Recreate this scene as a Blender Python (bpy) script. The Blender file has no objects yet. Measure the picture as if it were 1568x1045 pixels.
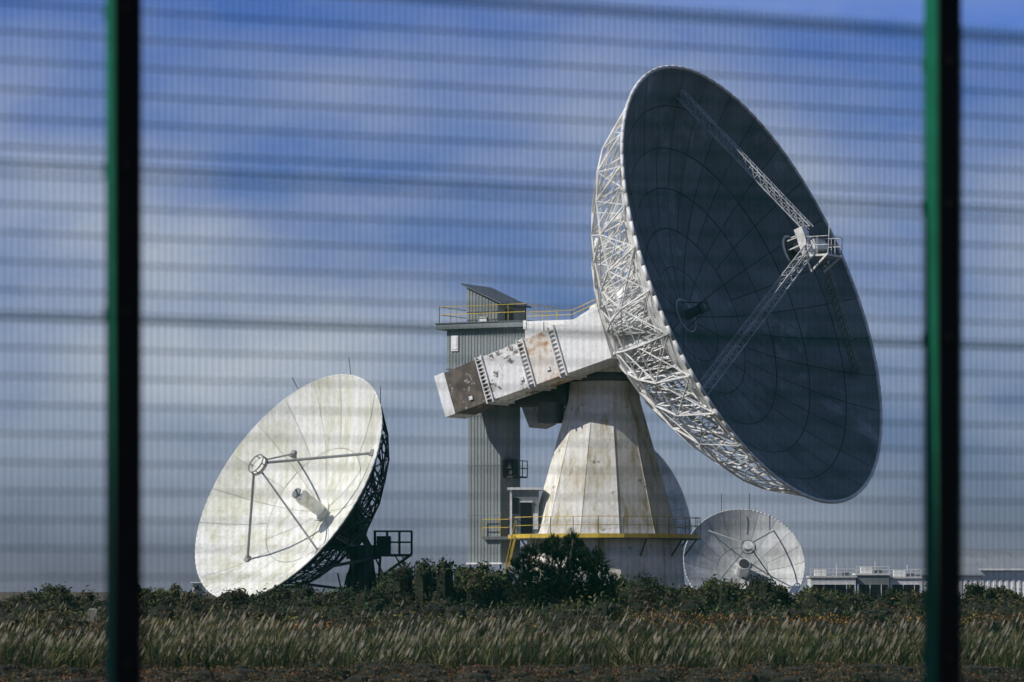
import bpy, math, random
import numpy as np
from mathutils import Vector
random.seed(7); rng=np.random.default_rng(11)
V=Vector
scene=bpy.context.scene
scene.view_settings.view_transform='Standard'
scene.view_settings.look='None'
scene.view_settings.exposure=0

# ------------------------------------------------------------ helpers
def link(o,parent=None):
    scene.collection.objects.link(o)
    if parent: o.parent=parent
    return o
def empty(name):
    e=bpy.data.objects.new(name,None); e.empty_display_size=0.5
    return link(e)
class MB:
    def __init__(s): s.v=[];s.f=[];s.m=[];s.c=[]
    def add(s,vs,fs,m=0,col=1.0):
        b=len(s.v); s.v+= [tuple(x) for x in vs]; s.c+=[col]*len(vs)
        for f in fs: s.f.append(tuple(i+b for i in f)); s.m.append(m)
    def obox(s,c,ax,ay,az,m=0,col=1.0):
        vs=[c+ax*i+ay*j+az*k for k in(-1,1) for j in(-1,1) for i in(-1,1)]
        s.add(vs,[(0,2,3,1),(4,5,7,6),(0,1,5,4),(2,6,7,3),(0,4,6,2),(1,3,7,5)],m,col)
    def box(s,x0,x1,y0,y1,z0,z1,m=0,col=1.0):
        s.obox(V(((x0+x1)/2,(y0+y1)/2,(z0+z1)/2)),V(((x1-x0)/2,0,0)),V((0,(y1-y0)/2,0)),V((0,0,(z1-z0)/2)),m,col)
    def beam(s,p,q,r,m=0,n=4,r2=None,col=1.0):
        p=V(p);q=V(q); d=q-p
        if d.length<1e-6: return
        d.normalize(); a=V((0,0,1)) if abs(d.z)<.9 else V((1,0,0))
        x=d.cross(a).normalized(); y=d.cross(x)
        if r2 is None: r2=r
        vs=[];
        for c,rr in((p,r),(q,r2)):
            for i in range(n):
                t=2*math.pi*(i+.5)/n; vs.append(c+x*math.cos(t)*rr+y*math.sin(t)*rr)
        fs=[(i,(i+1)%n,n+(i+1)%n,n+i) for i in range(n)]+[tuple(range(n))[::-1],tuple(range(n,2*n))]
        s.add(vs,fs,m,col)
    def rings(s,rl,m=0,caps=True,col=1.0):
        n=len(rl[0]); vs=[p for r in rl for p in r]; fs=[]
        for k in range(len(rl)-1):
            for i in range(n):
                j=(i+1)%n; fs.append((k*n+i,k*n+j,(k+1)*n+j,(k+1)*n+i))
        if caps: fs.append(tuple(range(n))[::-1]); fs.append(tuple(range((len(rl)-1)*n,len(rl)*n)))
        s.add(vs,fs,m,col)
    def obj(s,name,mats,parent=None,smooth=False):
        me=bpy.data.meshes.new(name); me.from_pydata(s.v,[],s.f); me.update()
        for mt in mats: me.materials.append(mt)
        me.polygons.foreach_set('material_index',s.m)
        if smooth: me.polygons.foreach_set('use_smooth',[True]*len(s.f))
        a=me.color_attributes.new('Col','FLOAT_COLOR','POINT')
        arr=np.ones((len(s.v),4)); arr[:,:3]=np.array(s.c,dtype=float).reshape(-1,1); a.data.foreach_set('color',arr.ravel())
        return link(bpy.data.objects.new(name,me),parent)

def mat_new(name):
    m=bpy.data.materials.new(name); m.use_nodes=True; nt=m.node_tree; nt.nodes.clear()
    out=nt.nodes.new('ShaderNodeOutputMaterial'); b=nt.nodes.new('ShaderNodeBsdfPrincipled')
    nt.links.new(b.outputs[0],out.inputs[0]); return m,nt,b
def ramp(nt,src,p0,p1,c0=(0,0,0,1),c1=(1,1,1,1)):
    r=nt.nodes.new('ShaderNodeValToRGB'); r.color_ramp.elements[0].position=p0; r.color_ramp.elements[1].position=p1
    r.color_ramp.elements[0].color=c0; r.color_ramp.elements[1].color=c1
    nt.links.new(src,r.inputs[0]); return r.outputs[0]
def noise(nt,vec,scale,detail=6,rough=.6,sc=(1,1,1),loc=(0,0,0)):
    mp=nt.nodes.new('ShaderNodeMapping'); mp.inputs['Scale'].default_value=sc; mp.inputs['Location'].default_value=loc
    nt.links.new(vec,mp.inputs[0])
    n=nt.nodes.new('ShaderNodeTexNoise'); n.inputs['Scale'].default_value=scale; n.inputs['Detail'].default_value=detail; n.inputs['Roughness'].default_value=rough
    nt.links.new(mp.outputs[0],n.inputs['Vector']); return n.outputs['Fac']
def mix(nt,f,a,b,mode='MIX'):
    m=nt.nodes.new('ShaderNodeMix'); m.data_type='RGBA'; m.blend_type=mode
    for s,val in((0,f),(6,a),(7,b)):
        if hasattr(val,'links') or hasattr(val,'is_output'): nt.links.new(val,m.inputs[s])
        else: m.inputs[s].default_value= val if s==0 else (tuple(val)+(1,))[:4]
    return m.outputs[2]
def weathered(name,base,stain,amt=(.45,.75),scale=.5,streak=None,samt=(.5,.75),sstr=1.0,rough=.6,spots=None,spot_amt=(.62,.68),spot_scale=.8,usecol=True,grime=.3,metal=0):
    m,nt,b=mat_new(name); tc=nt.nodes.new('ShaderNodeTexCoord').outputs['Object']
    c=mix(nt,ramp(nt,noise(nt,tc,scale,8,.65),amt[0],amt[1]),base,stain)
    if streak:
        f=ramp(nt,noise(nt,tc,1.6,5,.7,(1,1,.08)),samt[0],samt[1],c1=(sstr,sstr,sstr,1))
        c=mix(nt,f,c,streak)
    if spots:
        f=ramp(nt,noise(nt,tc,spot_scale,10,.75,loc=(3,5,1)),spot_amt[0],spot_amt[1]); c=mix(nt,f,c,spots)
    g=ramp(nt,noise(nt,tc,6,8,.7),.45,.8,(1,1,1,1),(1-grime,1-grime,1-grime,1)); c=mix(nt,1.0,c,g,'MULTIPLY')
    if usecol:
        at=nt.nodes.new('ShaderNodeAttribute'); at.attribute_name='Col'; c=mix(nt,1.0,c,at.outputs[0],'MULTIPLY')
    nt.links.new(c,b.inputs['Base Color']); b.inputs['Roughness'].default_value=rough; b.inputs['Metallic'].default_value=metal
    bp=nt.nodes.new('ShaderNodeBump'); bp.inputs['Strength'].default_value=.25; bp.inputs['Distance'].default_value=.02
    nt.links.new(noise(nt,tc,12,6,.7),bp.inputs['Height']); nt.links.new(bp.outputs[0],b.inputs['Normal'])
    return m

M_white=weathered('white_steel_paint',(.80,.80,.78),(.66,.63,.56),rough=.5)
M_conc=weathered('painted_concrete',(.83,.81,.75),(.64,.60,.50),(.44,.64),.5,(.46,.38,.20),(.51,.66),.9,.85,spots=(.24,.22,.19),spot_amt=(.60,.65),spot_scale=1.0)
M_arm=weathered('flaking_white_paint',(.83,.82,.81),(.70,.68,.66),spots=(.15,.12,.10),spot_amt=(.535,.56),spot_scale=.75)
M_armrust=weathered('rust_stained_paint',(.80,.76,.70),(.66,.58,.48),spots=(.46,.24,.09),spot_amt=(.48,.60),spot_scale=.75)
M_brown=weathered('bare_brown_primer',(.13,.10,.075),(.07,.055,.045),(.42,.58),1.3,spots=(.50,.46,.42),spot_amt=(.58,.62),spot_scale=1.6)
M_clean=weathered('hub_white_paint',(.83,.83,.82),(.74,.72,.69),(.5,.8),streak=(.52,.42,.28),samt=(.56,.74),sstr=.7)
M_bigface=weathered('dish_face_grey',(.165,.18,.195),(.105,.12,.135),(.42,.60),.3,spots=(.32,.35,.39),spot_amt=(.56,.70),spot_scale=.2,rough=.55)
M_seam=weathered('seam_dark_grey',(.045,.05,.055),(.03,.03,.035),rough=.8)  # dark backing layer seen through the panel gaps
M_seam2=weathered('seam_light_grey',(.33,.33,.30),(.25,.25,.21),rough=.8)
M_face=weathered('dish_face_white',(.82,.82,.78),(.64,.64,.51),(.44,.68),.4,(.53,.52,.34),(.50,.70),.8,spots=(.44,.44,.37),spot_amt=(.60,.72),spot_scale=.5)
M_strut=weathered('grey_strut_paint',(.26,.27,.27),(.18,.18,.17),rough=.5)
M_leg=weathered('light_grey_lattice_paint',(.42,.44,.46),(.30,.31,.32),rough=.5)
M_dark=weathered('dark_steel',(.03,.034,.038),(.05,.045,.04),rough=.6)
M_grey=weathered('grey_machinery',(.10,.11,.12),(.07,.07,.07),rough=.6)
M_clad=weathered('grey_green_cladding',(.245,.275,.275),(.18,.20,.205),(.4,.7),.3,rough=.5,grime=.25)
M_roof=weathered('dark_roof_sheet',(.10,.12,.13),(.07,.08,.09),rough=.5)
M_bary=weathered('barn_roof_sheet',(.24,.26,.28),(.18,.19,.20),rough=.6)
M_yellow=weathered('yellow_rail_paint',(.62,.44,.05),(.42,.30,.06),rough=.5)
M_post=weathered('old_concrete',(.22,.21,.18),(.14,.13,.11),rough=.9)
M_postshade=weathered('post_shade_and_bolt_black',(.006,.008,.007),(.010,.012,.010),rough=.7)  # shade of the post fronts put into the colour; bolts share it
M_postshade.node_tree.nodes['Principled BSDF'].inputs['Specular IOR Level'].default_value=.1
M_glass,nt,b=mat_new('dark_glass'); b.inputs['Base Color'].default_value=(.01,.012,.015,1); b.inputs['Roughness'].default_value=.15
M_fence,nt,b=mat_new('green_powder_coat')
tc=nt.nodes.new('ShaderNodeTexCoord').outputs['Object']
nt.links.new(mix(nt,ramp(nt,noise(nt,tc,9,5),.35,.7),(.003,.070,.036),(.006,.10,.055)),b.inputs['Base Color']); b.inputs['Roughness'].default_value=.6; b.inputs['Specular IOR Level'].default_value=.08

# ------------------------------------------------------------ dish builder
def dish(parent,C,n,R,f,r0,nsec,rads,gap,mats,rim_r,cvar=.08,seg=4):
    n=V(n).normalized(); C=V(C); u=V((-n.y,n.x,0)).normalized(); v=n.cross(u); d=R*R/(4*f)
    def P(r,t,off=0): return C+u*(r*math.cos(t))+v*(r*math.sin(t))+n*(-d+r*r/(4*f)+off)
    mb=MB()
    for i in range(len(rads)-1):
        k=nsec if rads[i]>R*.35 else nsec//2
        for j in range(k):
            ra,rb=rads[i]+gap/2,rads[i+1]-gap/2; t0=2*math.pi*j/k; t1=2*math.pi*(j+1)/k
            vs=[];fs=[];off=random.uniform(-.008,.008)
            for a in range(4):
                r=ra+(rb-ra)*a/3
                for c in range(seg+1):
                    g=gap/2/r; t=t0+g+(t1-t0-2*g)*c/seg; vs.append(P(r,t,off))
            for a in range(3):
                for c in range(seg):
                    q=a*(seg+1)+c; fs.append((q,q+1,q+seg+2,q+seg+1))
            mb.add(vs,fs,0,1-random.random()*cvar)
    mb.obj('reflector_panels',[mats[0]],parent,True)
    for nm,off,mt in(('panel_backing',-.05,mats[1]),('reflector_back',-.12,mats[2])):
        mb=MB(); K=96; rr=[r0+(R-r0)*i/10 for i in range(11)]
        mb.rings([[P(r,2*math.pi*j/K,off) for j in range(K)] for r in rr],0,False); mb.obj(nm,[mt],parent,True)
    mb=MB(); K=96
    for j in range(K): mb.beam(P(R,2*math.pi*j/K,-.05),P(R,2*math.pi*(j+1)/K,-.05),rim_r,0,6)
    for j in range(32): mb.beam(P(r0,2*math.pi*j/32,-.03),P(r0,2*math.pi*(j+1)/32,-.03),.05,0,6)
    mb.obj('rim_ring',[mats[3]],parent,True)
    return P,u,v,n,d
def backtruss(parent,P,N,fr,br,dep,rr,mat,name='backing_truss',heavy=None):
    mb=MB(); T=[2*math.pi*(j+.5)/N for j in range(N)]
    F=[[P(r,t,-.16) for r in fr] for t in T]; B=[[P(r,t,-d) for r,d in zip(br,dep)] for t in T]
    for j in range(N):
        k=(j+1)%N
        for i in range(len(fr)-1): mb.beam(F[j][i],F[j][i+1],rr)
        for i in range(len(br)-1): mb.beam(B[j][i],B[j][i+1],rr*1.15)
        mb.beam(B[j][-1],F[j][-1],rr*1.1)
        for i in range(len(br)):
            mb.beam(F[j][i],B[j][i],rr*.85)
            if i+1<len(fr): mb.beam(B[j][i],F[j][i+1],rr*.85)
            mb.beam(B[j][i],B[k][i],rr*.9)
            if i>0: mb.beam(F[j][i],F[k][i],rr*.8)
            if i+1<len(br):
                mb.beam(B[j][i] if j%2 else B[k][i],B[k][i+1] if j%2 else B[j][i+1],rr*.75)
            mb.beam(B[j][i] if j%2==0 else B[k][i],F[k][i] if j%2==0 else F[j][i],rr*.6)
        mb.beam(B[j][-1],F[k][-1],rr*.7); mb.beam(B[k][-1],F[j][-1],rr*.7)
    return mb.obj(name,[mat],parent),B,F
def lattice(mb,p,q,w0,w1,n,r,m=0):
    p=V(p);q=V(q);d=(q-p).normalized(); x=d.cross(V((0,0,1))).normalized(); y=d.cross(x)
    rows=[]
    for i in range(n+1):
        t=i/n; w=(w0+(w1-w0)*t)/2; c=p.lerp(q,t)
        rows.append([c+x*w*math.cos(a)+y*w*math.sin(a) for a in (.785,2.356,3.927,5.498)])
    for k in range(4):
        mb.beam(rows[0][k],rows[-1][k],r,m)
        for i in range(n):
            mb.beam(rows[i][k],rows[i+1][(k+1)%4],r*.55,m); mb.beam(rows[i][k],rows[i][(k+1)%4],r*.55,m)
def railing(mb,pts,h,r,m=0,step=1.5,closed=False):
    pts=[V(p) for p in pts]
    if closed: pts=pts+[pts[0]]
    for a,b in zip(pts[:-1],pts[1:]):
        k=max(1,round((b-a).length/step))
        for i in range(k+1): c=a.lerp(b,i/k); mb.beam(c,c+V((0,0,h)),r,m)
        for z in(h,h*.52): mb.beam(a+V((0,0,z)),b+V((0,0,z)),r,m)
def corr(mb,p,q,z0,za,zb,nrm,m=0,pitch=.22,dep=.035):
    p=V(p);q=V(q);nrm=V(nrm); L=(q-p).length; k=max(1,int(L/pitch)); vs=[];fs=[]
    prof=[(0,0),(.35,0),(.5,1),(.85,1)]
    pts=[((i+o)/k,h) for i in range(k) for o,h in prof]+[(1,0)]
    for t,h in pts:
        c=p.lerp(q,t)+nrm*dep*h; vs+= [V((c.x,c.y,z0)),V((c.x,c.y,za+(zb-za)*t))]
    fs=[(2*i,2*i+2,2*i+3,2*i+1) for i in range(len(pts)-1)]
    mb.add(vs,fs,m)

# ------------------------------------------------------------ big antenna
big=empty('large_satellite_dish_antenna')
OX,OY=5.9,245.0
e1=V((.881,-.472,0)).normalized(); e2=V((.472,.881,0)).normalized(); ez=V((0,0,1))
def L(a,b,z): return V((OX,OY,0))+e1*a+e2*b+ez*z
def lbox(mb,a0,a1,b0,b1,z0,z1,m=0): mb.obox(L((a0+a1)/2,(b0+b1)/2,(z0+z1)/2),e1*((a1-a0)/2),e2*((b1-b0)/2),ez*((z1-z0)/2),m)
C=V((15.3,239.8,20.95)); nb=V((.800,-.475,.345)).normalized()
RB=14.65
rads=[1.1,3.2,5.6,8.0,10.3,12.6,RB]
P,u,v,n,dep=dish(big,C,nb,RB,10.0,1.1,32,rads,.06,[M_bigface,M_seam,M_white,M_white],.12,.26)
backtruss(big,P,32,[2.6,5.2,8.0,10.6,12.8,RB-.3],[2.4,4.8,7.4,10.1,12.6],[3.6,3.6,3.3,2.7,2.0],.062,M_white)
mb=MB()
for j in range(8):
    t=2*math.pi*(j+.5)/8
    hub=C-n*10.2+u*2.2*math.cos(t)+v*2.2*math.sin(t)
    mb.beam(hub,P(7.4,t+.1,-3.3),.13); mb.beam(hub,P(7.4,t-.1,-3.3),.13); mb.beam(hub,P(4.8,t,-3.6),.12)
K=24
for rr,off in((7.4,-3.3),(2.4,-3.6)):
    for j in range(K): mb.beam(P(rr,2*math.pi*j/K,off),P(rr,2*math.pi*(j+1)/K,off),.13)
mb.obj('hub_struts',[M_white],big)
def Q(h,a=0,b=.8): return C+n*h+u*a+v*b
mb=MB()
for t,r,ww,oa,ob in((90,13.3,.75,0,.9),(214,13.6,.85,-.7,-.4),(338,13.4,.6,.7,-.4)):
    lattice(mb,P(r,math.radians(t),.05),Q(4.5,oa,.8+ob),ww,ww*.9,18,.05,1 if t==338 else 0)
mb.beam(P(13.3,math.radians(90),.05),Q(4.5,0,1.7),.03,0)
mb.obj('feed_support_legs',[M_leg,M_strut],big)
mb=MB()
def disc(h0,h1,r0,r1,m,k=24,b=.8):
    mb.rings([[Q(h,r*math.cos(2*math.pi*i/k),b+r*math.sin(2*math.pi*i/k)) for i in range(k)] for h,r in((h0,r0),(h1,r1))],m)
disc(2.7,2.9,.6,1.15,1); disc(2.9,2.98,1.15,1.15,0); disc(2.98,3.1,1.0,.95,1); disc(3.1,3.9,.4,.5,1)  # subreflector back coloured dark to stand in for the shade on it
for i in range(8):
    t=i*math.pi/4; mb.beam(Q(3.1,.9*math.cos(t),.8+.9*math.sin(t)),Q(4.2,.8*math.cos(t),.8+.8*math.sin(t)),.05,0)
mb.obox(Q(4.15,-.5,.9),n*.28,u*.35,v*.95,0); mb.obox(Q(4.3,.3,.6),n*.5,u*.8,v*.3,0)
pl=[Q(4.2,-1.0,.05),Q(5.6,-1.0,-.4),Q(5.6,1.0,-.4),Q(4.2,1.0,.05)]
pl=[V((p.x,p.y,pl[0].z)) for p in pl]
mb.add(pl+[p-V((0,0,.12)) for p in pl],[(0,1,2,3),(7,6,5,4),(0,4,5,1),(1,5,6,2),(2,6,7,3),(3,7,4,0)],0)
railing(mb,pl,1.1,.028,0,.9,True)
mb.beam(pl[1],pl[1]+V((.1,0,2.0)),.04); mb.beam(pl[0],Q(4.0,-.7,-.9),.08,0); mb.beam(pl[1],Q(4.0,-.7,-1.0),.08,0); mb.beam(pl[2],Q(4.2,.7,-1.0),.08,0)
mb.obj('subreflector_and_service_cage',[M_white,M_dark],big)
mb=MB(); vt=C-n*dep
mb.rings([[vt+u*r*math.cos(i*math.tau/32)+v*r*math.sin(i*math.tau/32)+n*h for i in range(32)] for r,h in((.35,.05),(1.12,.035))],2,False)
mb.beam(vt-n*.3,vt+n*1.1,.36,2,24,.28); mb.beam(vt+n*1.1,vt+n*1.25,.32,0,16); mb.beam(vt+v*.9,vt+n*1.6+v*.2,.05,1); mb.beam(vt-v*.9-u*.4,vt+n*1.6-v*.2,.05,1); mb.beam(vt+n*1.6+v*.4,vt+n*1.6-v*.4,.06,1)
mb.obj('feed_horn',[M_dark,M_grey,M_bigface],big)

def azprism(mb,poly,b0,b1,m=0):
    k=len(poly); vs=[L(a,b0,z) for a,z in poly]+[L(a,b1,z) for a,z in poly]
    mb.add(vs,[tuple(range(k)),tuple(range(2*k-1,k-1,-1))]+[(i,i+k,(i+1)%k+k,(i+1)%k) for i in range(k)],m)
mb=MB()
azprism(mb,[(-4.5,15.9),(2.4,15.9),(3.6,17.4),(3.8,18.6),(1.9,20.0),(.3,19.6),(-1,18.9),(-4.5,18.9)],-2.35,2.35)
azprism(mb,[(-4.6,18.4),(-4.4,18.4),(-4.4,18.95),(-4.6,18.95)],-2.4,2.4)
Hc=C-n*11.2+v*.8
for (h0,r0,h1,r1) in((0,2.3,1.2,2.45),(1.2,2.45,3.4,3.0)):
    mb.rings([[Hc+n*h+u*r*math.cos(math.pi/8+i*math.pi/4)+v*r*math.sin(math.pi/8+i*math.pi/4) for i in range(8)] for h,r in((h0,r0),(h1,r1))],0)
for a in(-3.2,-1.6,0,1.4): lbox(mb,a-.05,a+.05,-2.42,2.42,16.0,18.85)
mb.obj('elevation_hub',[M_clean],big)
def arm(name,A,B,segs,hwid,h0,h1):
    mb=MB(); A=V(A);B=V(B); d=(B-A); Ln=d.length; d.normalize(); w=d.cross(e2); 
    if w.z<0: w=-w
    def sec(t,x=0): 
        c=A+d*t; hh=h0+(h1-h0)*t/Ln+x; hw=hwid+x
        return [c-e2*hw-w*hh,c+e2*hw-w*hh,c+e2*hw+w*hh,c-e2*hw+w*hh]
    for t0,t1,m in segs: mb.rings([sec(t0*Ln),sec(t1*Ln)],m)
    mb.rings([sec(-.75,.03),sec(-.0,.03)],3)
    mb.rings([sec(-.75,-.3),sec(-.8,-.3)],0)
    for t0,t1,m in segs[1:]:
        t=t0*Ln
        for dt in(-.22,.22): mb.rings([sec(t+dt-.03,.14),sec(t+dt+.03,.14)],3)
        for i in range(11):
            f=-1+2*(i+.5)/11; hh=h0+(h1-h0)*t/Ln
            mb.obox(A+d*t-e2*(hwid+.06)+w*hh*f,d*.19,e2*.06,w*.025,3)
            mb.obox(A+d*t+e2*hwid*f+w*(hh+.06),d*.19,e2*.02,w*.06,3)
            mb.obox(A+d*t+e2*hwid*f-w*(hh+.06),d*.19,e2*.02,w*.06,3)
    for t in(.12,.45,.62):
        c=A+d*t*Ln-e2*(hwid+.05)-w*h0*.6; mb.obox(c,d*.12,e2*.05,w*.12,3)
    return mb.obj(name,[M_arm,M_brown,M_armrust,M_clean],big)
arm('counterweight_arm_near',(-3.35,245.6,14.3),(6.38,240.5,17.75),[(0,.23,1),(.23,.50,0),(.50,.70,2),(.70,1,3)],1.3,1.36,1.6)
arm('counterweight_arm_far',(1.9,251.4,13.75),(9.9,247.3,17.6),[(0,.3,0),(.3,.7,0),(.7,1,3)],1.2,1.2,1.5)
mb=MB()
def ngon(r,z,k=12,ph=10,o=(OX,OY)): return [V((o[0]+r*math.sin(math.radians(ph+i*360/k)),o[1]-r*math.cos(math.radians(ph+i*360/k)),z)) for i in range(k)]
mb.rings([ngon(2.5,15.55,32),ngon(2.5,15.98,32)],0); mb.rings([ngon(2.15,14.9,32),ngon(2.15,15.55,32)],1); mb.rings([ngon(2.42,15.1,32),ngon(2.42,15.28,32)],1)
lbox(mb,-6.9,-2.2,-1.0,1.0,13.6,14.3,1); lbox(mb,-4.4,-2.3,-1.6,1.2,14.3,15.9,1)
lbox(mb,-3.6,-2.4,-2.3,-1.0,12.4,13.7,1); mb.beam(L(-6.8,-1,13.6),L(-2.6,-1,15.7),.14,1); mb.beam(L(-6.5,0,16),L(-3,0,13.8),.16,1)
for i in range(6): mb.beam(L(-4.2+i*.35,-1.7,14.2),L(-4.2+i*.35,-1.7,15.8),.05,1)
lbox(mb,-7,-2.5,-2.3,2.3,15.5,15.72,1)
mb.obj('azimuth_turntable',[M_conc,M_grey],big)
# pedestal: one shade variation per cast facet
mb=MB()
prof_p=[(5.45,-.2,5.0,5.0),(4.85,5.0,3.72,9.0),(3.72,9.0,2.3,13.9),(2.3,13.9,2.22,15.0)]
fc_=[random.uniform(.82,1.0) for _ in range(12)]
for r0,z0,r1,z1 in prof_p:
    lo,hi=ngon(r0,z0),ngon(r1,z1)
    for i in range(12):
        j=(i+1)%12; mb.add([lo[i],lo[j],hi[j],hi[i]],[(0,1,2,3)],0,fc_[i]*random.uniform(.95,1))
for i in range(12):
    for (r0,z0,r1,z1) in prof_p[1:]: mb.beam(ngon(r0,z0)[i],ngon(r1,z1)[i],.03,0,4,None,.85)
mb.obj('concrete_pedestal',[M_conc],big)
mb=MB()
mb.rings([ngon(6.15,4.95,24),ngon(6.15,5.2,24)],1); mb.rings([ngon(6.19,5.02,24),ngon(6.19,5.28,24)],0,False)
for p in ngon(5.9,5.0,12,25): mb.beam(p,V((OX+(p.x-OX)*.86,OY+(p.y-OY)*.86,3.9)),.06,1)
railing(mb,[p for p in ngon(6.1,5.25,24)],1.1,.028,0,1.6,True)
lbox(mb,-8.0,-5.2,-1.6,1.6,5.0,5.2,1); railing(mb,[L(-8,-1.6,5.2),L(-5.4,-1.6,5.2)],1.1,.035,0,1.2)
p0,p1=V((.2,240.2,5.1)),V((-.9,239.9,.1))
for off in(-.4,.4):
    o=V((0,off,0)); mb.beam(p0+o,p1+o,.09,0); mb.beam(p0+o+ez,p1+o+ez,.035,0)
    for i in range(5): c=p0.lerp(p1,i/4)+o; mb.beam(c,c+ez,.03,0)
for i in range(22): c=p0.lerp(p1,(i+.5)/22); mb.box(c.x-.14,c.x+.14,c.y-.4,c.y+.4,c.z-.02,c.z+.02,0)
mb.obj('service_walkway',[M_yellow,M_grey],big)
mb=MB()
mb.box(-.1,1.7,243.2,245.5,5.2,8.1,0); mb.box(-.3,1.9,243.0,245.7,8.1,8.25,2)
mb.box(.55,1.25,243.13,243.19,5.3,7.3,1); mb.box(.0,.4,243.13,243.19,6.6,7.6,1); mb.box(.5,1.3,243.10,243.16,7.3,7.4,2)
mb.box(1.35,1.65,243.1,243.2,5.6,6.6,2); mb.box(-.14,.0,243.12,243.2,5.2,8.1,2)
mb.obj('pedestal_entrance_cabin',[M_clad,M_glass,M_white],big)
mb=MB()
def clad_box(a0,a1,b0,b1,z0,z1,z1b=None):
    z1b=z1 if z1b is None else z1b
    lo=min(z1,z1b)
    lbox(mb,a0+.02,a1-.02,b0+.02,b1-.02,z0,lo-.02,2)
    corr(mb,L(a0,b0,0),L(a1,b0,0),z0,z1,z1b,-e2,0); corr(mb,L(a1,b0,0),L(a1,b1,0),z0,z1b,z1b,e1,0)
    corr(mb,L(a1,b1,0),L(a0,b1,0),z0,z1b,z1,e2,0); corr(mb,L(a0,b1,0),L(a0,b0,0),z0,z1,z1,-e1,0)
clad_box(-9.2,-6.8,-1.3,1.3,3.5,16.1)
clad_box(-10.6,-4.9,-1.6,2.2,16.05,18.6)
lbox(mb,-11.2,-4.6,-2.0,2.6,18.6,18.95,0); lbox(mb,-11.25,-4.55,-2.05,2.65,18.95,19.02,1)
lbox(mb,-10.65,-4.85,-1.68,2.25,16.0,16.08,1)
lbox(mb,-9.3,-6.7,-1.4,1.4,3.42,3.52,3)
for z in(6.6,9.8,13.0): lbox(mb,-9.24,-6.76,-1.345,1.345,z,z+.05,0)
clad_box(-9.2,-6.9,-1.5,2.3,19.02,21.25,20.15)
vs=[L(-9.55,-1.7,21.48),L(-6.6,-1.7,20.12),L(-6.6,2.5,20.12),L(-9.55,2.5,21.48)]
mb.add([p+ez*.1 for p in vs]+vs,[(0,1,2,3),(7,6,5,4),(0,4,5,1),(1,5,6,2),(2,6,7,3),(3,7,4,0)],1)
lbox(mb,-10.25,-9.75,-1.70,-1.64,17.2,18.2,3); lbox(mb,-10.18,-9.82,-1.73,-1.70,17.3,18.1,3)
lbox(mb,-8.3,-7.7,-1.62,-1.55,19.02,19.35,3)
lbox(mb,-6.86,-6.80,-.6,.4,19.02,19.9,2)
lbox(mb,-6.6,-6.2,-.9,-.2,9.2,10.2,2); lbox(mb,-6.75,-6.1,-1.0,1.0,9.0,9.1,2)
railing(mb,[L(-6.75,-1.0,9.1),L(-6.1,-1.0,9.1),L(-6.1,1.0,9.1)],1,.04,2,.6)
for s in(-1.18,1.18):
    for a in(-9.1,-6.9): mb.beam(L(a,s,3.5),L(a,s,3.1),.08,2)
mb.obj('lift_shaft_and_plant_room',[M_clad,M_roof,M_dark,M_white,M_glass],big)
mb=MB()
railing(mb,[L(-4.7,2.4,19.02),L(-4.7,-1.9,19.02),L(-11.0,-1.9,19.02),L(-11.0,2.4,19.02)],1.05,.028,0,1.3)
railing(mb,[L(-4.4,-2.2,18.95),L(-1.2,-2.2,18.95),L(.5,-2.2,19.6)],.55,.028,0,1.1)
mb.obj('roof_handrails',[M_yellow],big)

# ------------------------------------------------------------ left dish
ld=empty('satellite_dish_antenna')
P,u,v,n,dep=dish(ld,(-11.15,190,6.9),(-.675,-.545,.50),6.47,4.19,.55,20,[.55,3.3,6.47],.022,[M_face,M_seam2,M_dark,M_face],.05,.18,4)
backtruss(ld,P,20,[1.2,2.8,4.4,5.6,6.38],[1.2,2.6,4.0,5.4],[1.7,1.6,1.3,.95],.045,M_dark)
Cd=V((-11.15,190,6.9))
mb=MB(); ap=Cd-n*dep+n*4.35
for t,r,rd in((28,5.0,.075),(138,4.2,.05),(232,4.3,.07),(318,4.7,.05)):
    t=math.radians(t); mb.beam(P(r,t,.02),ap+u*.45*math.cos(t)+v*.45*math.sin(t),rd,0,8)
    mb.obox(P(r,t,.05),u*.17,v*.17,n*.06,0)
K=24
for r,h in((.5,0),(.5,.3)):
    for j in range(K): mb.beam(ap+n*h+u*r*math.cos(j*math.tau/K)+v*r*math.sin(j*math.tau/K),ap+n*h+u*r*math.cos((j+1)*math.tau/K)+v*r*math.sin((j+1)*math.tau/K),.035,0,6)
for j in range(6): mb.beam(ap+u*.5*math.cos(j*math.tau/6)+v*.5*math.sin(j*math.tau/6),ap+n*.3+u*.5*math.cos(j*math.tau/6)+v*.5*math.sin(j*math.tau/6),.03,0)
mb.beam(ap-n*.25,ap+n*.0,.15,1,20,.45); mb.beam(ap,ap+n*.1,.47,1,20,.45)
mb.obj('feed_struts',[M_strut,M_face],ld)
mb=MB(); vt=Cd-n*dep
mb.beam(vt,vt+n*1.2,.33,0,20); mb.beam(vt+n*1.2,vt+n*1.5,.36,0,20); mb.beam(vt+n*1.5,vt+n*1.75,.36,0,20,.22); mb.beam(vt+n*1.75,vt+n*1.85,.28,1,20); mb.beam(vt,vt+n*.12,.55,0,20)
mb.obox(vt+n*1.6+u*.3,n*.18,u*.14,v*.2,0)
mb.obj('feed_horn',[M_face,M_strut],ld)
mb=MB()
hb=Cd-n*(dep+1.9)
K=12
mb.rings([[hb+n*h+u*r*math.cos(j*math.tau/K)+v*r*math.sin(j*math.tau/K) for j in range(K)] for h,r in((.3,1.25),(-.5,.9))],0)
bx,by=-7.55,193.0
mb.beam((bx,by,0),(bx,by,3.3),.55,0,12); mb.beam((bx,by,3.3),(bx,by,4.0),.8,0,12)
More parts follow.
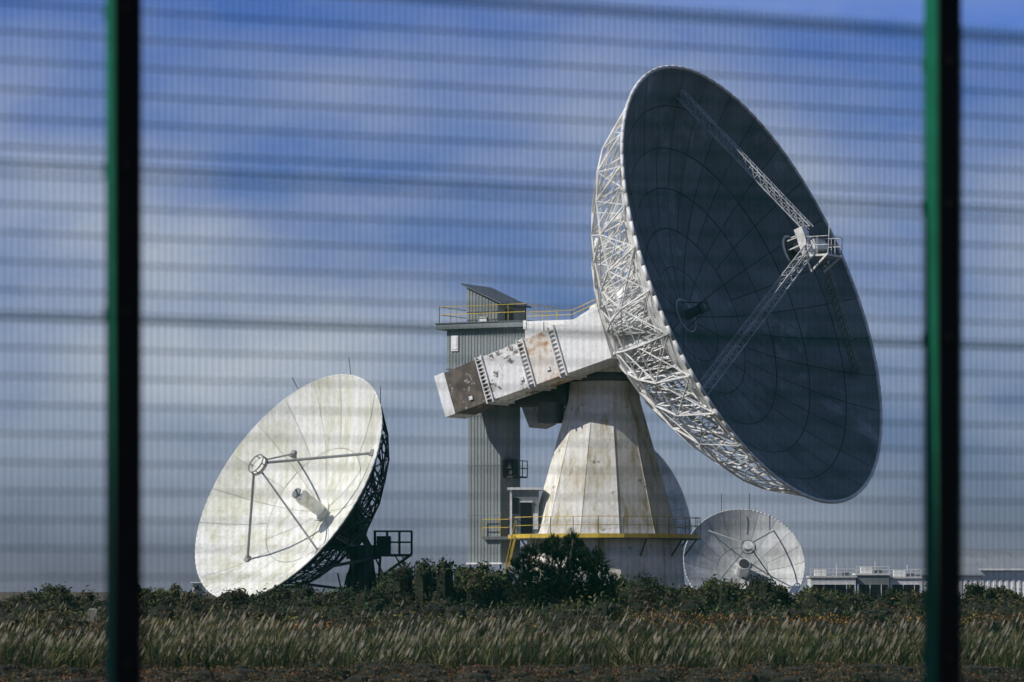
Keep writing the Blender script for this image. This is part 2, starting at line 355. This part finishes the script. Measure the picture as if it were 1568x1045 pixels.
for sx in(-1,1):
    mb.beam((bx+sx*.5,by-.5,3.6),hb+V((sx*.6,0,0)),.22,0); mb.beam((bx+sx*.9,by+.9,0),(bx+sx*.5,by,3.3),.12,0); mb.beam((bx+sx*1.3,by-.9,0),(bx+sx*.5,by,3.0),.12,0)
mb.beam((bx+.9,by,3.4),P(3.8,-.9,-1.2),.10,0); mb.beam((bx+.6,by,1.6),P(4.2,-1.4,-1.0),.09,0); mb.beam((bx+1.6,by,2.4),(bx+.5,by,.4),.08,0)
px0,px1,py0,py1,pz=-6.9,-5.05,192.4,194.2,3.55
mb.box(px0,px1,py0,py1,pz-.12,pz,0); railing(mb,[(px0,py0,pz),(px1,py0,pz),(px1,py1,pz),(px0,py1,pz)],1.15,.045,0,.7,True)
mb.beam((px1,py0,pz),(px0,py0,2.2),.07); mb.beam((px1,py1,pz),(px0,py1,2.2),.07)
mb.box(px0+.1,px0+.8,py0+.3,py1-.3,pz,pz+.9,0); mb.box(px0+.2,px0+.9,py0+.4,py0+1.2,1.6,2.6,0)
for dx in(0,.35): mb.beam((px0+1.0+dx,py0,pz),(px0+1.9+dx*.3,py0-.2,1.9),.04)
mb.beam((px0,py0,pz-.1),(px0+1.1,py0,1.2),.06);mb.beam((px0+.3,py0,pz-.1),(px0+.1,py0,0),.09);mb.beam((px0+1.0,py0,2.8),(px0+.9,py0,0),.06)
for i in range(5):
    a=V((bx-1.2+i*.55,by-.7,.4)); mb.beam(a,a+V((.5,.3,2.2)),.05); mb.beam(a+V((.5,0,0)),a+V((0,.3,2.2)),.05)
mb.obj('mount_and_platform',[M_dark],ld)
mb=MB()
for t,h,dx in((math.radians(82),.95,-.1),(math.radians(45),.9,0),(math.radians(118),.7,-.35)):
    p=P(6.47,t,-.1); mb.beam(p,p+V((dx,0,h)),.022)
mb.obj('lightning_rods',[M_dark],ld)

# ------------------------------------------------------------ small dish
sd=empty('satellite_dish_antenna')
Cs=V((18.15,300,3.95))
M_face2=weathered('aged_dish_face',(.66,.67,.66),(.44,.45,.43),(.42,.68),.6,(.36,.36,.32),(.5,.72),.8)
P,u,v,n,dep=dish(sd,Cs,(.06,-.87,.47),4.75,3.4,.4,20,[.4,2.0,4.75],.03,[M_face2,M_seam2,M_white,M_face2],.05,.3,4)
backtruss(sd,P,16,[1.0,2.4,3.7,4.6],[1.0,2.2,3.6],[1.3,1.1,.8],.04,M_grey)
mb=MB(); ap=Cs-n*dep+n*4.1
for t in(50,130,222,318):
    t=math.radians(t); mb.beam(P(4.0,t,.02),ap+u*.45*math.cos(t)+v*.45*math.sin(t),.055,0,6)
for j in range(20): mb.beam(ap+u*.6*math.cos(j*math.tau/20)+v*.6*math.sin(j*math.tau/20),ap+u*.6*math.cos((j+1)*math.tau/20)+v*.6*math.sin((j+1)*math.tau/20),.06,0,6)
mb.beam(ap-n*.1,ap+n*.3,.38,2,16); mb.beam(Cs-n*dep,Cs-n*(dep-1.4),.55,2,16,.5); mb.beam(Cs-n*(dep-1.4),Cs-n*(dep-1.45),.4,1,16)
for dx in(-1.7,.5): mb.beam(Cs+V((dx,1.5,4.0)),Cs+V((dx,1.5,5.4)),.03,1)
mb.beam(Cs+V((0,2.5,-4)),Cs+V((0,2.2,0)),.8,2,12)
mb.obj('feed_and_mount',[M_strut,M_dark,M_face2],sd)
hd=empty('satellite_dish_antenna')
Ch=V((11.8,330,8.9))
P,u,v,n,dep=dish(hd,Ch,(.78,-.54,.30),6.2,4.8,.4,20,[.4,2.8,6.2],.04,[M_face2,M_seam2,M_white,M_white],.09,.1,4)
backtruss(hd,P,16,[1.0,2.4,4.4,6.0],[1.0,2.2,4.2],[1.4,1.2,.8],.05,M_white)
mb=MB(); mb.beam(V((Ch.x-2,Ch.y+1.5,0)),Ch-n*3,.9,0,12,.7); mb.beam(Ch-n*3.4,Ch-n*2.1,1.2,0,12); mb.obj('mount',[M_white],hd)

# ------------------------------------------------------------ buildings at right
barn=empty('industrial_barn')
mb=MB()
bx0,bx1,by0,by1=36.6,62,318,334
corr(mb,(bx0,by0,0),(bx1,by0,0),0,3.45,3.45,(0,-1,0),0,.5,.05); corr(mb,(bx0,by1,0),(bx0,by0,0),0,3.45,3.45,(-1,0,0),0,.5,.05)
mb.box(bx0+.1,bx1-.1,by0+.1,by1-.1,0,3.4,0)
ym=(by0+by1)/2
mb.add([V((bx0-.2,by0-.3,3.5)),V((bx1+.2,by0-.3,3.5)),V((bx1+.2,ym,5.1)),V((bx0-.2,ym,5.1)),V((bx0-.2,by1+.3,3.5)),V((bx1+.2,by1+.3,3.5))],[(0,1,2,3),(3,2,5,4),(0,3,4)],1)
for i in range(24):
    x=bx0+i*1.07; mb.beam((x,by0-.3,3.53),(x,ym,5.13),.03,1)
mb.box(bx0-.2,bx1+.2,by0-.42,by0-.3,3.4,3.55,0)
mb.obj('walls_and_roof',[M_clean,M_bary,M_grey],barn)
ann=empty('storage_shed')
mb=MB(); corr(mb,(33.0,312,0),(38.2,312,0),0,2.9,2.9,(0,-1,0),0,.4,.04); mb.box(33.02,38.2,312.03,317,0,2.88,0)
mb.add([V((32.8,311.8,2.9)),V((38.4,311.8,2.9)),V((38.4,317.2,3.5)),V((32.8,317.2,3.5)),V((32.8,311.8,3.0)),V((38.4,311.8,3.0)),V((38.4,317.2,3.6)),V((32.8,317.2,3.6))],[(3,2,1,0),(4,5,6,7),(0,1,5,4),(1,2,6,5),(2,3,7,6),(3,0,4,7)],1)
mb.obj('walls_and_roof',[M_clean,M_bary],ann)
for k,(x,w,h,mt) in enumerate([(23.7,3.6,2.75,M_clean),(27.5,2.6,2.95,M_clad),(30.3,2.5,2.7,M_clean)]):
    cb=empty('site_cabin'); mb=MB(); y=305+k*1.5
    mb.box(x,x+w,y,y+3,.3,h,0); mb.box(x-.1,x+w+.1,y-.1,y+3.1,h,h+.15,1)
    mb.box(x+.15,x+w-.15,y-.03,y-.01,1.3,2.2,2)
    for i in range(int(w/.9)+1): mb.box(x+.15+i*.9,x+.2+i*.9,y-.05,y-.03,1.3,2.2,1)
    mb.box(x+.4,x+1.3,y+.5,y+1.4,h+.15,h+.65,1); mb.box(x+w-1,x+w-.5,y+.5,y+1,h+.15,h+.45,3)
    railing(mb,[(x,y,h+.15),(x+w,y,h+.15)],.55,.035,1,.8)
    mb.beam((x+w*.6,y+1,h),(x+w*.6,y+1,h+1.1),.05,1)
    for lx in(x+.2,x+w-.2): mb.box(lx-.1,lx+.1,y+.1,y+.4,0,.3,3)
    mb.obj('cabin_body',[mt,M_white,M_glass,M_grey],cb)
cab=empty('equipment_cabinet'); mb=MB()
mb.box(-16.3,-15.75,196,197,0,2.1,0); mb.box(-16.4,-15.65,195.9,197.1,2.1,2.16,0); mb.box(-16.2,-15.85,195.96,195.99,.8,1.9,1); mb.box(-16.3,-16.1,195.9,195.98,1.9,2.0,1); mb.obj('cabinet_body',[M_clean,M_grey],cab)
mk=empty('concrete_marker_post'); mb=MB()
mb.rings([[V((-13.1+sx*w,120+sy*w,z)) for sx,sy in((-1,-1),(1,-1),(1,1),(-1,1))] for z,w in((0,.16),(1.1,.14),(1.16,.08))],0); mb.box(-13.17,-13.03,119.84,119.87,.7,.9,0)
mb.obj('post_body',[M_post],mk)

# ------------------------------------------------------------ ground
m,nt,b=mat_new('heath_ground'); tc=nt.nodes.new('ShaderNodeTexCoord').outputs['Object']
c=mix(nt,ramp(nt,noise(nt,tc,.15,8,.7),.35,.65),(.06,.038,.018),(.032,.040,.014)); c=mix(nt,ramp(nt,noise(nt,tc,1.5,8,.7),.4,.7),c,(.09,.06,.03))
nt.links.new(c,b.inputs['Base Color']); b.inputs['Roughness'].default_value=.95
gx=np.concatenate([np.linspace(-4000,-60,20)[:-1],np.linspace(-60,60,61),np.linspace(60,4000,20)[1:]])
gy=np.concatenate([np.linspace(-300,40,10)[:-1],np.linspace(40,210,86),np.linspace(210,6000,25)[1:]])
vs=[(x,y,(.05*math.sin(x*.7+y*.3)+.05*math.sin(y*.9-x*.2)) if 60<y<205 and abs(x)<55 else 0) for y in gy for x in gx]; nx=len(gx)
fs=[(j*nx+i,j*nx+i+1,(j+1)*nx+i+1,(j+1)*nx+i) for j in range(len(gy)-1) for i in range(nx-1)]
me=bpy.data.meshes.new('ground'); me.from_pydata(vs,[],fs); me.materials.append(m); link(bpy.data.objects.new('ground',me))

# ------------------------------------------------------------ foliage
def fol_mat(name,trans=.25):
    m=bpy.data.materials.new(name); m.use_nodes=True; nt=m.node_tree; nt.nodes.clear()
    out=nt.nodes.new('ShaderNodeOutputMaterial'); at=nt.nodes.new('ShaderNodeAttribute'); at.attribute_name='Col'
    d=nt.nodes.new('ShaderNodeBsdfPrincipled'); d.inputs['Roughness'].default_value=.7; d.inputs['Specular IOR Level'].default_value=.25; t=nt.nodes.new('ShaderNodeBsdfTranslucent'); mx=nt.nodes.new('ShaderNodeMixShader'); mx.inputs[0].default_value=trans
    nt.links.new(at.outputs[0],d.inputs['Base Color']); nt.links.new(at.outputs[0],t.inputs[0]); nt.links.new(d.outputs[0],mx.inputs[1]); nt.links.new(t.outputs[0],mx.inputs[2]); nt.links.new(mx.outputs[0],out.inputs[0]); return m
M_fol=fol_mat('shrub_foliage',.15); M_grass=fol_mat('grass_blades',.3); M_bark=weathered('bark',(.09,.06,.04),(.05,.04,.03))
def npmesh(name,verts,k,cols,mat,parent=None):
    nv=len(verts); nf=nv//k; me=bpy.data.meshes.new(name)
    me.vertices.add(nv); me.vertices.foreach_set('co',verts.astype(np.float32).ravel())
    me.loops.add(nv); me.loops.foreach_set('vertex_index',np.arange(nv,dtype=np.int32))
    me.polygons.add(nf); me.polygons.foreach_set('loop_start',np.arange(0,nv,k,dtype=np.int32))
    a=me.color_attributes.new('Col','FLOAT_COLOR','POINT'); arr=np.ones((nv,4),dtype=np.float32); arr[:,:3]=np.repeat(cols,k,axis=0); a.data.foreach_set('color',arr.ravel())
    me.materials.append(mat); me.update(calc_edges=True); me.validate()
    return link(bpy.data.objects.new(name,me),parent)
def nrm(a): return a/np.maximum(np.linalg.norm(a,axis=1,keepdims=True),1e-6)
def leaves(cen,out,size,asp=.45):
    k=len(cen); n_=nrm(out+.9*rng.normal(size=(k,3))*.7); t=nrm(np.cross(n_,rng.normal(size=(k,3)))); s=np.cross(n_,t); sz=size[:,None]
    q=np.stack([cen-t*sz,cen+s*sz*asp,cen+t*sz,cen-s*sz*asp],axis=1); return q.reshape(-1,3)
M_core,nt,b=mat_new('inner_shade_core'); tc=nt.nodes.new('ShaderNodeTexCoord').outputs['Object']
nt.links.new(mix(nt,ramp(nt,noise(nt,tc,3,6),.4,.6),(.008,.010,.004),(.018,.016,.008)),b.inputs['Base Color']); b.inputs['Roughness'].default_value=1  # near-black solid core: shade inside the bush put into its colour
def bushes(name,specs,leafsz,per):
    VS=[];CS=[]
    core=MB()
    for (x,y,r,h,col) in specs:
        k=int(per*max(.4,r*h))
        nl=random.randint(4,7); 
        for _ in range(nl):
            a=random.random()*6.283; q=r*.7*math.sqrt(random.random()); lr=r*random.uniform(.3,.6); lh=h*random.uniform(.55,1.0)
            cx,cy=x+q*math.cos(a),y+q*math.sin(a); kk=k//nl
            d=nrm(rng.normal(size=(kk,3))); d[:,2]=np.abs(d[:,2])*1.0
            rad=rng.uniform(.68,1.06,size=kk)**.7+ (rng.random(kk)<.12)*rng.uniform(.05,.35,size=kk)
            lz=min(lr*1.2,lh*.6); lt=random.uniform(.55,1.5)
            c=np.stack([cx+d[:,0]*lr*rad,cy+d[:,1]*lr*rad,(lh-lz)+d[:,2]*lz*rad],axis=1)
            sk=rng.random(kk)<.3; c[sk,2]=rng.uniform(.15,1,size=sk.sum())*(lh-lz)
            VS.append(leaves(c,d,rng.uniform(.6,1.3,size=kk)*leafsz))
            tone=rng.uniform(.4,1.7,size=(kk,1))*lt*(.25+.75*rad[:,None]); tone[sk]*=.55  # inner and low leaves darkened: shade put into the leaf colour
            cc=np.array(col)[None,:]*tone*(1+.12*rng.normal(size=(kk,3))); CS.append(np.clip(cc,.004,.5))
            cr=[]
            for zz,f in((0,.7),(lh-lz,.72),(lh-lz*.45,.5),(lh-.25*lz,.12)): cr.append([V((cx+lr*f*math.cos(i*1.047+a)*random.uniform(.85,1.05),cy+lr*f*math.sin(i*1.047+a),zz)) for i in range(6)])
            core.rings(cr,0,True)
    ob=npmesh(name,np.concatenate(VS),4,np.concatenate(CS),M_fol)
    core.obj('inner_core',[M_core],ob)
    return ob
prof=np.array([(-60,1.8),(-24,1.4),(-21.2,2.2),(-19.7,1.5),(-19,1.2),(-17.4,2.15),(-15.7,2.05),(-14.8,1.5),(-12.4,1.95),(-10.5,2.25),(-8.1,1.85),(-5.6,2.4),(-4.4,2.9),(-2.6,3.15),(-1.3,3.05),(-.1,2.5),(2.3,2.2),(4.8,2.45),(7.8,2.5),(10.6,2.35),(13.6,2.1),(15.8,1.75),(19.5,1.95),(21.9,2.05),(24,1.9),(60,1.9)])
greens=[(.038,.052,.016),(.028,.040,.014),(.062,.066,.020),(.026,.034,.012),(.060,.046,.018)]
sp=[]
x=-34
while x<34:
    for y in(168,174,181):
        xx=x+random.uniform(-.5,.5); h=float(np.interp(xx*180/y,prof[:,0],prof[:,1]))*random.uniform(.76,1.09)
        h=1.7+(h-1.7)*y/180
        sp.append((xx,y+random.uniform(-2,2),random.uniform(.8,1.8),h,random.choice(greens)))
    x+=.95
bushes('hedge',sp,.095,290)
sp=[]
for i in range(380):
    y=random.uniform(118,160); x=random.uniform(-1,1)*(y*.135+5)
    sp.append((x,y,random.uniform(.9,2.1),random.uniform(.8,1.65),random.choice(greens+[(.085,.050,.020),(.07,.058,.016)])))
bushes('gorse_shrubs',sp,.08,210)
sp=[]
rust=[(.14,.060,.022),(.10,.055,.020),(.15,.085,.024),(.055,.052,.016),(.08,.055,.020)]
for i in range(600):
    y=random.uniform(88,119); x=random.uniform(-1,1)*(y*.135+4)
    sp.append((x,y,random.uniform(.5,1.5),random.uniform(.5,1.05)*(1.12 if x>3 else .95)*(.8 if y<93 else 1),random.choice(rust if (math.sin(x*.6)+math.sin(x*.23+y*.1))>-.4 or x>4 else greens)))
ob=bushes('heather_shrubs',sp,.05,380)
sp=[]
for i in range(240):
    y=random.uniform(64,77); x=random.uniform(-1,1)*(y*.135+3)
    sp.append((x,y,random.uniform(.4,1.0),random.uniform(.15,.40),random.choice([(.10,.050,.022),(.07,.048,.020),(.09,.060,.026)])))
bushes('low_heather',sp,.03,1400)
fl=[];fc=[]
for i in range(60):
    y=random.uniform(92,118); x=(random.uniform(.25,1) if random.random()<.8 else random.uniform(-1,0))*(y*.13); k=random.randint(8,24)
    c=np.stack([rng.normal(x,.4,k),rng.normal(y,.3,k),rng.uniform(.6,1.05,k)],axis=1); fl.append(leaves(c,rng.normal(size=(k,3)),np.full(k,.028),.9)); fc.append(np.tile(np.array([[.36,.19,.03]]),(k,1)))
npmesh('gorse_flowers',np.concatenate(fl),4,np.concatenate(fc),M_fol)
def grass(name,clumps,blades,hmin,hmax,y0,y1,wid,pal,spread=.2,seed=.2,seedc=(.55,.47,.32),gate=-9):
    G=[];Cc=[]; made=0
    while made<clumps:
        y=random.uniform(y0,y1); x=random.uniform(-1,1)*(y*.135+4)
        dn=math.sin(x*.9+y*.35)*math.sin(x*.31+1)+.5*math.sin(x*2.1-y*.8)+random.uniform(-.5,.5)
        made+=1
        if dn<gate: continue
        k=max(4,int(blades*random.uniform(.5,1.5))); H=random.uniform(hmin,hmax)*(.9+.18*dn)
        br=random.uniform(.3,1.7)
        cs=spread*random.uniform(.4,1.3)
        bx=rng.normal(x,cs,k); by=rng.normal(y,cs,k); h=H*rng.uniform(.4,1.2,k)
        lean=rng.normal(.12,.22,k)*h+(bx-x)*.7; ly=rng.normal(0,.15,k)*h
        w=wid*rng.uniform(.6,1.3,k); wa=rng.uniform(0,3.14,k)*.35; wx=np.cos(wa)*w; wy=np.sin(wa)*w
        def pt(f,s,ww): 
            return np.stack([bx+lean*f*f*1.2+s*wx*ww,by+ly*f*f+s*wy*ww,h*f*(1-.12*f)],axis=1)
        for f0,f1,w0,w1 in((0,.45,1,.9),(.45,.8,.9,.6),(.8,1.05,.6,.05)):
            G.append(np.stack([pt(f0,-1,w0),pt(f0,1,w0),pt(f1,1,w1),pt(f1,-1,w1)],axis=1).reshape(-1,3))
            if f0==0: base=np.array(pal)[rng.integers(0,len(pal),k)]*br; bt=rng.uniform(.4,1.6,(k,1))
            Cc.append(np.clip(base*bt*(.2+.95*f1),0,.6))  # blades darken toward the base, shade painted into the colour
        sel=rng.random(k)<seed; ks=sel.sum()
        if ks:
            tip=pt(1.05,0,0)[sel]; dz=np.zeros((ks,3)); dz[:,0]=.05; dz[:,2]=.11
            s=np.array([[.024,0,0]]); G.append(np.stack([tip-dz,tip+s,tip+dz,tip-s],axis=1).reshape(-1,3)); Cc.append(np.tile(np.array([seedc]),(ks,1))*rng.uniform(.4,1.2,(ks,1)))
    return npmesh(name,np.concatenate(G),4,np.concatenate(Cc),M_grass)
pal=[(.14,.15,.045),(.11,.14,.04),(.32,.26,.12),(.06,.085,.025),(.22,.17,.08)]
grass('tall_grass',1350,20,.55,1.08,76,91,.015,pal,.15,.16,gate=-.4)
grass('heath_grass',900,16,.75,1.25,92,150,.018,[(.12,.11,.04),(.08,.095,.03),(.20,.15,.07)],.22,.14,gate=.1)

# ------------------------------------------------------------ pine tree
pine=empty('pine_tree'); mb=MB()
tx,ty=2.2,163
lob=[(2.6,3.65,.42),(1.7,3.45,.48),(.8,3.1,.48),(3.5,2.9,.5),(.35,2.4,.6),(2.1,2.6,.9),(3.8,2.1,.6),(1.2,2.0,.8),(2.95,1.6,.9),(2.0,1.4,1.0),(.6,1.3,.85),(2.9,2.9,.55),(3.7,1.2,.85)]
mb.beam((tx,ty,-.1),(tx+.1,ty,1.6),.16,0,8,.11); mb.beam((tx+.1,ty,1.6),(2.6,ty,3.9),.11,0,8,.03)
NV=[];NC=[]
for lx,lz,lr in lob:
    yy=ty+random.uniform(-.9,.9); c=V((lx,yy,lz)); s=V((tx,ty,max(.5,lz-1.3))); mb.beam(s,c,.06,0,6,.02)
    lt=random.uniform(.5,1.5)
    for i in range(int(230*lr)):
        d=V((random.gauss(0,1),random.gauss(0,1),random.gauss(0,1))).normalized(); q=c+d*lr*random.uniform(.3,1.12)**.7
        if random.random()<.25: mb.beam(c,q,.015,0,3)
        up=(d*.8+V((0,0,1))).normalized(); k=15; tl=random.uniform(.13,.24)
        if random.random()<.12: tl*=2.0
        dd=nrm(np.array(up)[None,:]+.4*rng.normal(size=(k,3))); sd_=nrm(np.cross(dd,rng.normal(size=(k,3))))*.012
        b0=np.repeat(np.array([q[:]]),k,axis=0); t_=b0+dd*tl
        NV.append(np.stack([b0-sd_,b0+sd_,t_+sd_*.5,t_-sd_*.5],axis=1).reshape(-1,3)); NC.append(np.tile(np.array([[.011,.024,.007]])*random.uniform(.4,1.6)*lt,(k,1)))
mb.obj('trunk_and_limbs',[M_bark],pine); npmesh('needles',np.concatenate(NV),4,np.concatenate(NC),M_fol,pine)

# ------------------------------------------------------------ fence
fn=empty('mesh_security_fence')
ang=math.radians(24); fd=V((math.cos(ang),math.sin(ang),0)); fnn=V((fd.y,-fd.x,0))
F0=V((-1.04,10.26,0)); sp_=2.52
mb=MB(); top=3.36; a0,a1=-6.5,9.0; wr=.0016; pit=.0195
k=int((a1-a0)/pit)
for i in range(k):
    c=F0+fd*(a0+i*pit)+fnn*-.06
    for z0 in(0,1.12,2.24): mb.obox(V((c.x,c.y,z0+.58)),fd*wr,fnn*wr,ez*.56,0)
z=.06; zs=[]
while z<top: zs.append(z); z+=.0762
zs+= [top,top-.012, 2.44,2.428, 2.84,2.828, 1.55,1.535]
S=30
for z in zs:
    for i in range(S):
        c=F0+fd*(a0+(i+.5)*(a1-a0)/S)+fnn*-.0562; mb.obox(V((c.x,c.y,z)),fd*((a1-a0)/S/2),fnn*.0018,ez*.0023,0)
mb.obj('wire_mesh_panels',[M_fence],fn)
mb=MB()
for i in range(-2,4):
    c=F0+fd*(i*sp_); mb.obox(V((c.x,c.y,1.8)),fd*.036,fnn*.040,ez*1.8,0); mb.obox(V((c.x,c.y,3.61)),fd*.04,fnn*.044,ez*.012,0)
    cf=c+fnn*.045; mb.obox(V((cf.x,cf.y,1.79)),fd*.0375,fnn*.005,ez*1.79,1)  # added black strip over the post front, standing in for its shade
    for z in(.3,.9,1.5,2.44,2.83,3.25):
        mb.obox(V((c.x,c.y,z))-fnn*.05,fd*.034,fnn*.009,ez*.02,0); mb.beam(V((cf.x,cf.y,z)),V((cf.x,cf.y,z))+fnn*.018,.012,1,6)
mb.obj('fence_posts',[M_fence,M_postshade],fn)

# ------------------------------------------------------------ sky and sun
s=V((-.72,-.28,.63)).normalized(); el=math.asin(s.z)
w=bpy.data.worlds.new('World'); scene.world=w; w.use_nodes=True; nt=w.node_tree; nt.nodes.clear()
out=nt.nodes.new('ShaderNodeOutputWorld'); bg=nt.nodes.new('ShaderNodeBackground'); nt.links.new(bg.outputs[0],out.inputs[0])
sky=nt.nodes.new('ShaderNodeTexSky'); sky.sky_type='NISHITA'; sky.sun_disc=False; sky.sun_elevation=el; sky.sun_rotation=math.atan2(s.x,s.y)%math.tau
sky.air_density=1.0; sky.dust_density=.4; sky.ozone_density=2.5
g=nt.nodes.new('ShaderNodeTexCoord').outputs['Generated']
sep=nt.nodes.new('ShaderNodeSeparateXYZ'); nt.links.new(g,sep.inputs[0])
r=nt.nodes.new('ShaderNodeValToRGB'); nt.links.new(sep.outputs[2],r.inputs[0]); cr=r.color_ramp
cr.elements[0].position=0; cr.elements[0].color=(.38,.46,.80,1); cr.elements[1].position=.5; cr.elements[1].color=(.55,.66,.90,1)
e=cr.elements.new(.15); e.color=(.38,.54,1.14,1)
skc=mix(nt,1.0,sky.outputs[0],r.outputs[0],'MULTIPLY')
cn=noise(nt,g,1.0,7,.52,(9,9,20),(1.3,0,.4)); cf=ramp(nt,cn,.38,.74)
el_m=ramp(nt,sep.outputs[2],.09,.16,(1,1,1,1),(.5,.5,.5,1))
el_l=ramp(nt,sep.outputs[2],.0,.05,(.4,.4,.4,1),(1,1,1,1))
cf=mix(nt,1.0,cf,el_m,'MULTIPLY'); cf=mix(nt,1.0,cf,el_l,'MULTIPLY')
fin=mix(nt,cf,skc,(6.0,6.7,7.8))
nt.links.new(fin,bg.inputs[0]); bg.inputs[1].default_value=.088
sl_=bpy.data.lights.new('sun','SUN'); sl_.energy=5.0; sl_.angle=math.radians(.5); sl_.color=(1,.965,.90)
so=link(bpy.data.objects.new('sun',sl_)); so.rotation_euler=(-s).to_track_quat('-Z','Y').to_euler()

# ------------------------------------------------------------ camera
cd=bpy.data.cameras.new('camera'); cd.sensor_width=36; cd.lens=135; cd.shift_y=.244; cd.clip_start=.1; cd.clip_end=9000
cd.dof.use_dof=True; cd.dof.focus_distance=235; cd.dof.aperture_fstop=4.3
co=link(bpy.data.objects.new('camera',cd)); co.location=(0,0,1.7); co.rotation_euler=(math.radians(90),0,0)
scene.camera=co
